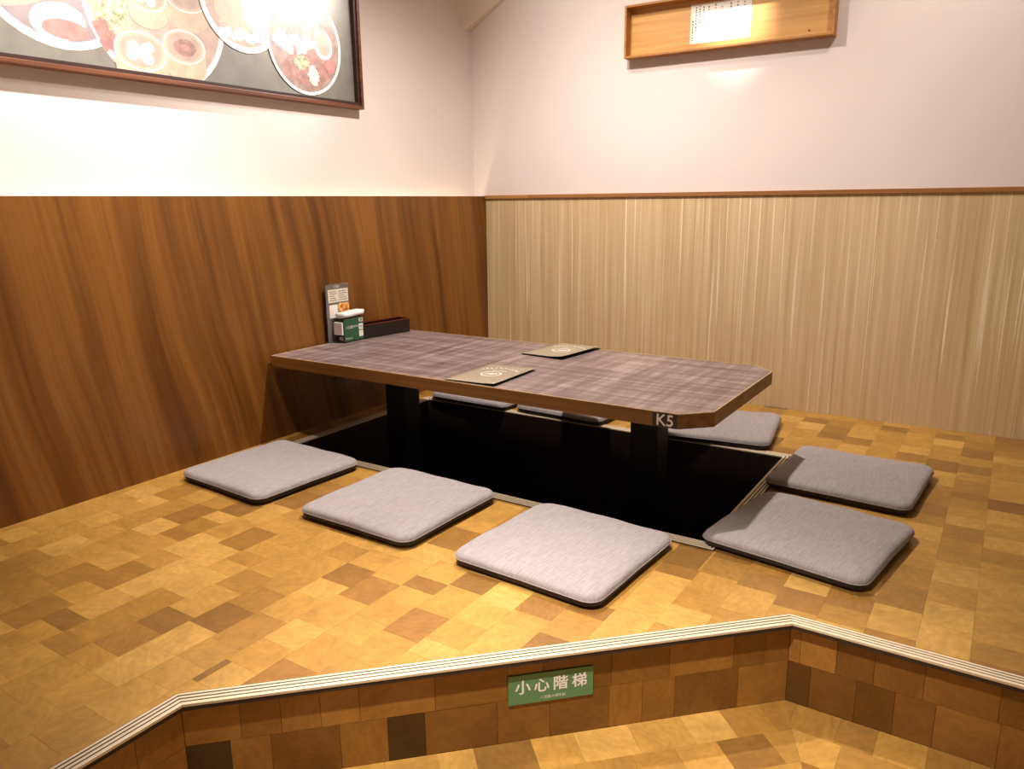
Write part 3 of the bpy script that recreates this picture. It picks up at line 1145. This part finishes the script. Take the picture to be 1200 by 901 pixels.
Y_LO, Y_HI, Z_LO, Z_HI = FY0 + 0.029, FY1 - 0.029, FZ0 + 0.029, FZ1 - 0.029


def flat(poly, mi):
    layer[0] += 1
    for (a, b2, c2) in ((-1, 0, -Y_LO), (1, 0, Y_HI), (0, -1, -Z_LO), (0, 1, Z_HI)):
        poly = clip(poly, a, b2, c2)
    if len(poly) > 2:
        pr.face([P3(xb + 0.00006 * layer[0], y, z) for y, z in poly], mi)


def ell(cy, cz, ry, rz, mi, rot=0.0, n=40, wob=0.0, seed=0):
    rd = random.Random(seed)
    pts = []
    for k in range(n):
        a = 2 * math.pi * k / n
        w = 1 + (rd.uniform(-wob, wob) if wob else 0)
        u, v = ry * w * math.cos(a), rz * w * math.sin(a)
        pts.append((cy + u * math.cos(rot) - v * math.sin(rot), cz + u * math.sin(rot) + v * math.cos(rot)))
    flat(pts, mi)


def plate(cy, cz, r, mi, rim=0.020):
    ell(cy, cz, r, r, 1)
    ell(cy, cz, r - rim, r - rim, mi)


# dishes, positions on the wall in metres
def steamer(cy, cz, r, fill, seed):
    q = 0.66
    ell(cy, cz - r * 0.75, r * 0.97, r * q, 3)
    flat([(cy - r, cz), (cy - r * 0.97, cz - r * 0.75), (cy + r * 0.97, cz - r * 0.75), (cy + r, cz)], 3)
    ell(cy, cz, r, r * q, 1)
    ell(cy, cz, r * 0.93, r * q * 0.93, 3)
    ell(cy, cz, r * 0.80, r * q * 0.80, 8)
    if fill == 5:
        for k, mi in enumerate((8, 9, 9, 5)):
            ell(cy + 0.004, cz - 0.002, r * (0.66 - 0.15 * k), r * q * (0.66 - 0.15 * k), mi, wob=0.05, seed=seed + k)
    else:
        for k, (u, v) in enumerate(((-0.30, 0.12), (0.28, 0.14), (-0.05, -0.02), (0.22, -0.24), (-0.34, -0.16))):
            ell(cy + r * u, cz + r * v, r * 0.24, r * 0.19, fill, n=14, wob=0.10, seed=seed + k)


plate(-2.22, 1.735, 0.283, 7, 0.024)
ell(-2.36, 1.60, 0.13, 0.045, 8, 0.25)
ell(-2.375, 1.615, 0.11, 0.030, 2, 0.25)
ell(-2.232, 1.533, 0.088, 0.056, 1, 0.12)
ell(-2.213, 1.512, 0.074, 0.030, 5, 0.0)
plate(-1.88, 1.637, 0.270, 8, 0.020)
ell(-2.06, 1.60, 0.060, 0.085, 6, 0.4, wob=0.22, seed=1)
ell(-2.085, 1.515, 0.030, 0.055, 9, 0.3, wob=0.25, seed=2)
ell(-2.02, 1.72, 0.085, 0.075, 2, 0.0, wob=0.1, seed=31)
steamer(-1.765, 1.70, 0.090, 8, 12)
steamer(-1.92, 1.665, 0.074, 4, 11)
steamer(-1.793, 1.522, 0.087, 5, 14)
steamer(-1.963, 1.484, 0.098, 4, 13)
plate(-1.52, 1.735, 0.195, 8, 0.022)
ell(-1.565, 1.69, 0.08, 0.10, 3, 0.3, wob=0.15, seed=3)
for k in range(9):
    ell(-1.62 + 0.024 * k, 1.60 + 0.008 * math.sin(k * 2.1), 0.022, 0.016, 1, 0.5 * k, n=9, wob=0.3, seed=20 + k)
ell(-1.47, 1.72, 0.06, 0.11, 1, 0.2, wob=0.1, seed=4)
plate(-1.213, 1.620, 0.202, 2, 0.012)
ell(-1.21, 1.53, 0.13, 0.075, 9, 0.1, wob=0.10, seed=5)
for k in range(10):
    ell(-1.36 + 0.019 * k, 1.615 + 0.02 * math.sin(k * 1.7), 0.028, 0.022, 1, 0.7 * k, n=10, wob=0.25, seed=40 + k)
ell(-1.115, 1.630, 0.050, 0.062, 1, 0.3, n=20, wob=0.04, seed=6)
ell(-1.115, 1.635, 0.040, 0.052, 8, 0.3, n=20)
ell(-1.165, 1.74, 0.018, 0.072, 1, -0.4, n=18)
ell(-1.165, 1.74, 0.011, 0.062, 2, -0.4, n=18)
ell(-1.24, 1.545, 0.045, 0.03, 6, 0.2, wob=0.25, seed=7)
ell(-1.18, 1.50, 0.03, 0.04, 4, 0.2, wob=0.2, seed=8)
ell(-1.08, 1.55, 0.03, 0.03, 5, 0.2, wob=0.2, seed=9)
plate(-1.42, 1.98, 0.13, 7, 0.015)
plate(-2.75, 1.62, 0.16, 2, 0.015)
pp = pr.build('poster_print', PM, fr)
pp['label'] = 'printed photo of round plates, dumpling steamers and a red sauce bowl'

# ------------------------------------------------------------------ step sign
sgc = Vector(((1.719 + 1.857) / 2, (-2.416 - 2.278) / 2, -0.0815))
sg = empty('step_warning_sign', 'green rectangular step warning sign with white characters on the riser', 'sign', (0, 0, 0))
nrm = Vector((1, -1, 0)).normalized()
# centre pushed onto the riser face
cc_ = (CB - RC * S2) - (sgc.x - sgc.y)
base_p = Vector((sgc.x + cc_ / 2, sgc.y - cc_ / 2, sgc.z)) + nrm * 0.0010
sg.location = base_p
sg.rotation_euler = (0, 0, math.radians(45))       # local x along the riser, local -y towards the walkway
mb = MB(); mb.box((-0.0975, -0.0020, -0.036), (0.0975, 0.0, 0.036))
mb.build('plate', MAT['signgreen'], sg)
for ch, xx in zip('小心階梯', (-0.0645, -0.0215, 0.0225, 0.0655)):
    t = text_mesh('character', ch, 0.036, MAT['white'], sg, bold=0.0008)
    bb = [v.co for v in t.data.vertices]
    cx = (min(v.x for v in bb) + max(v.x for v in bb)) / 2; cy = (min(v.y for v in bb) + max(v.y for v in bb)) / 2
    for v in t.data.vertices: v.co.x -= cx; v.co.y -= cy
    t.rotation_euler = (math.pi / 2, 0, 0)
    t.location = (xx, -0.0023, 0.006)
t = text_mesh('small_lettering', '八豆醬み細手創', 0.0085, MAT['white'], sg)
t.rotation_euler = (math.pi / 2, 0, 0)
t.location = (0.004, -0.0023, -0.0255)
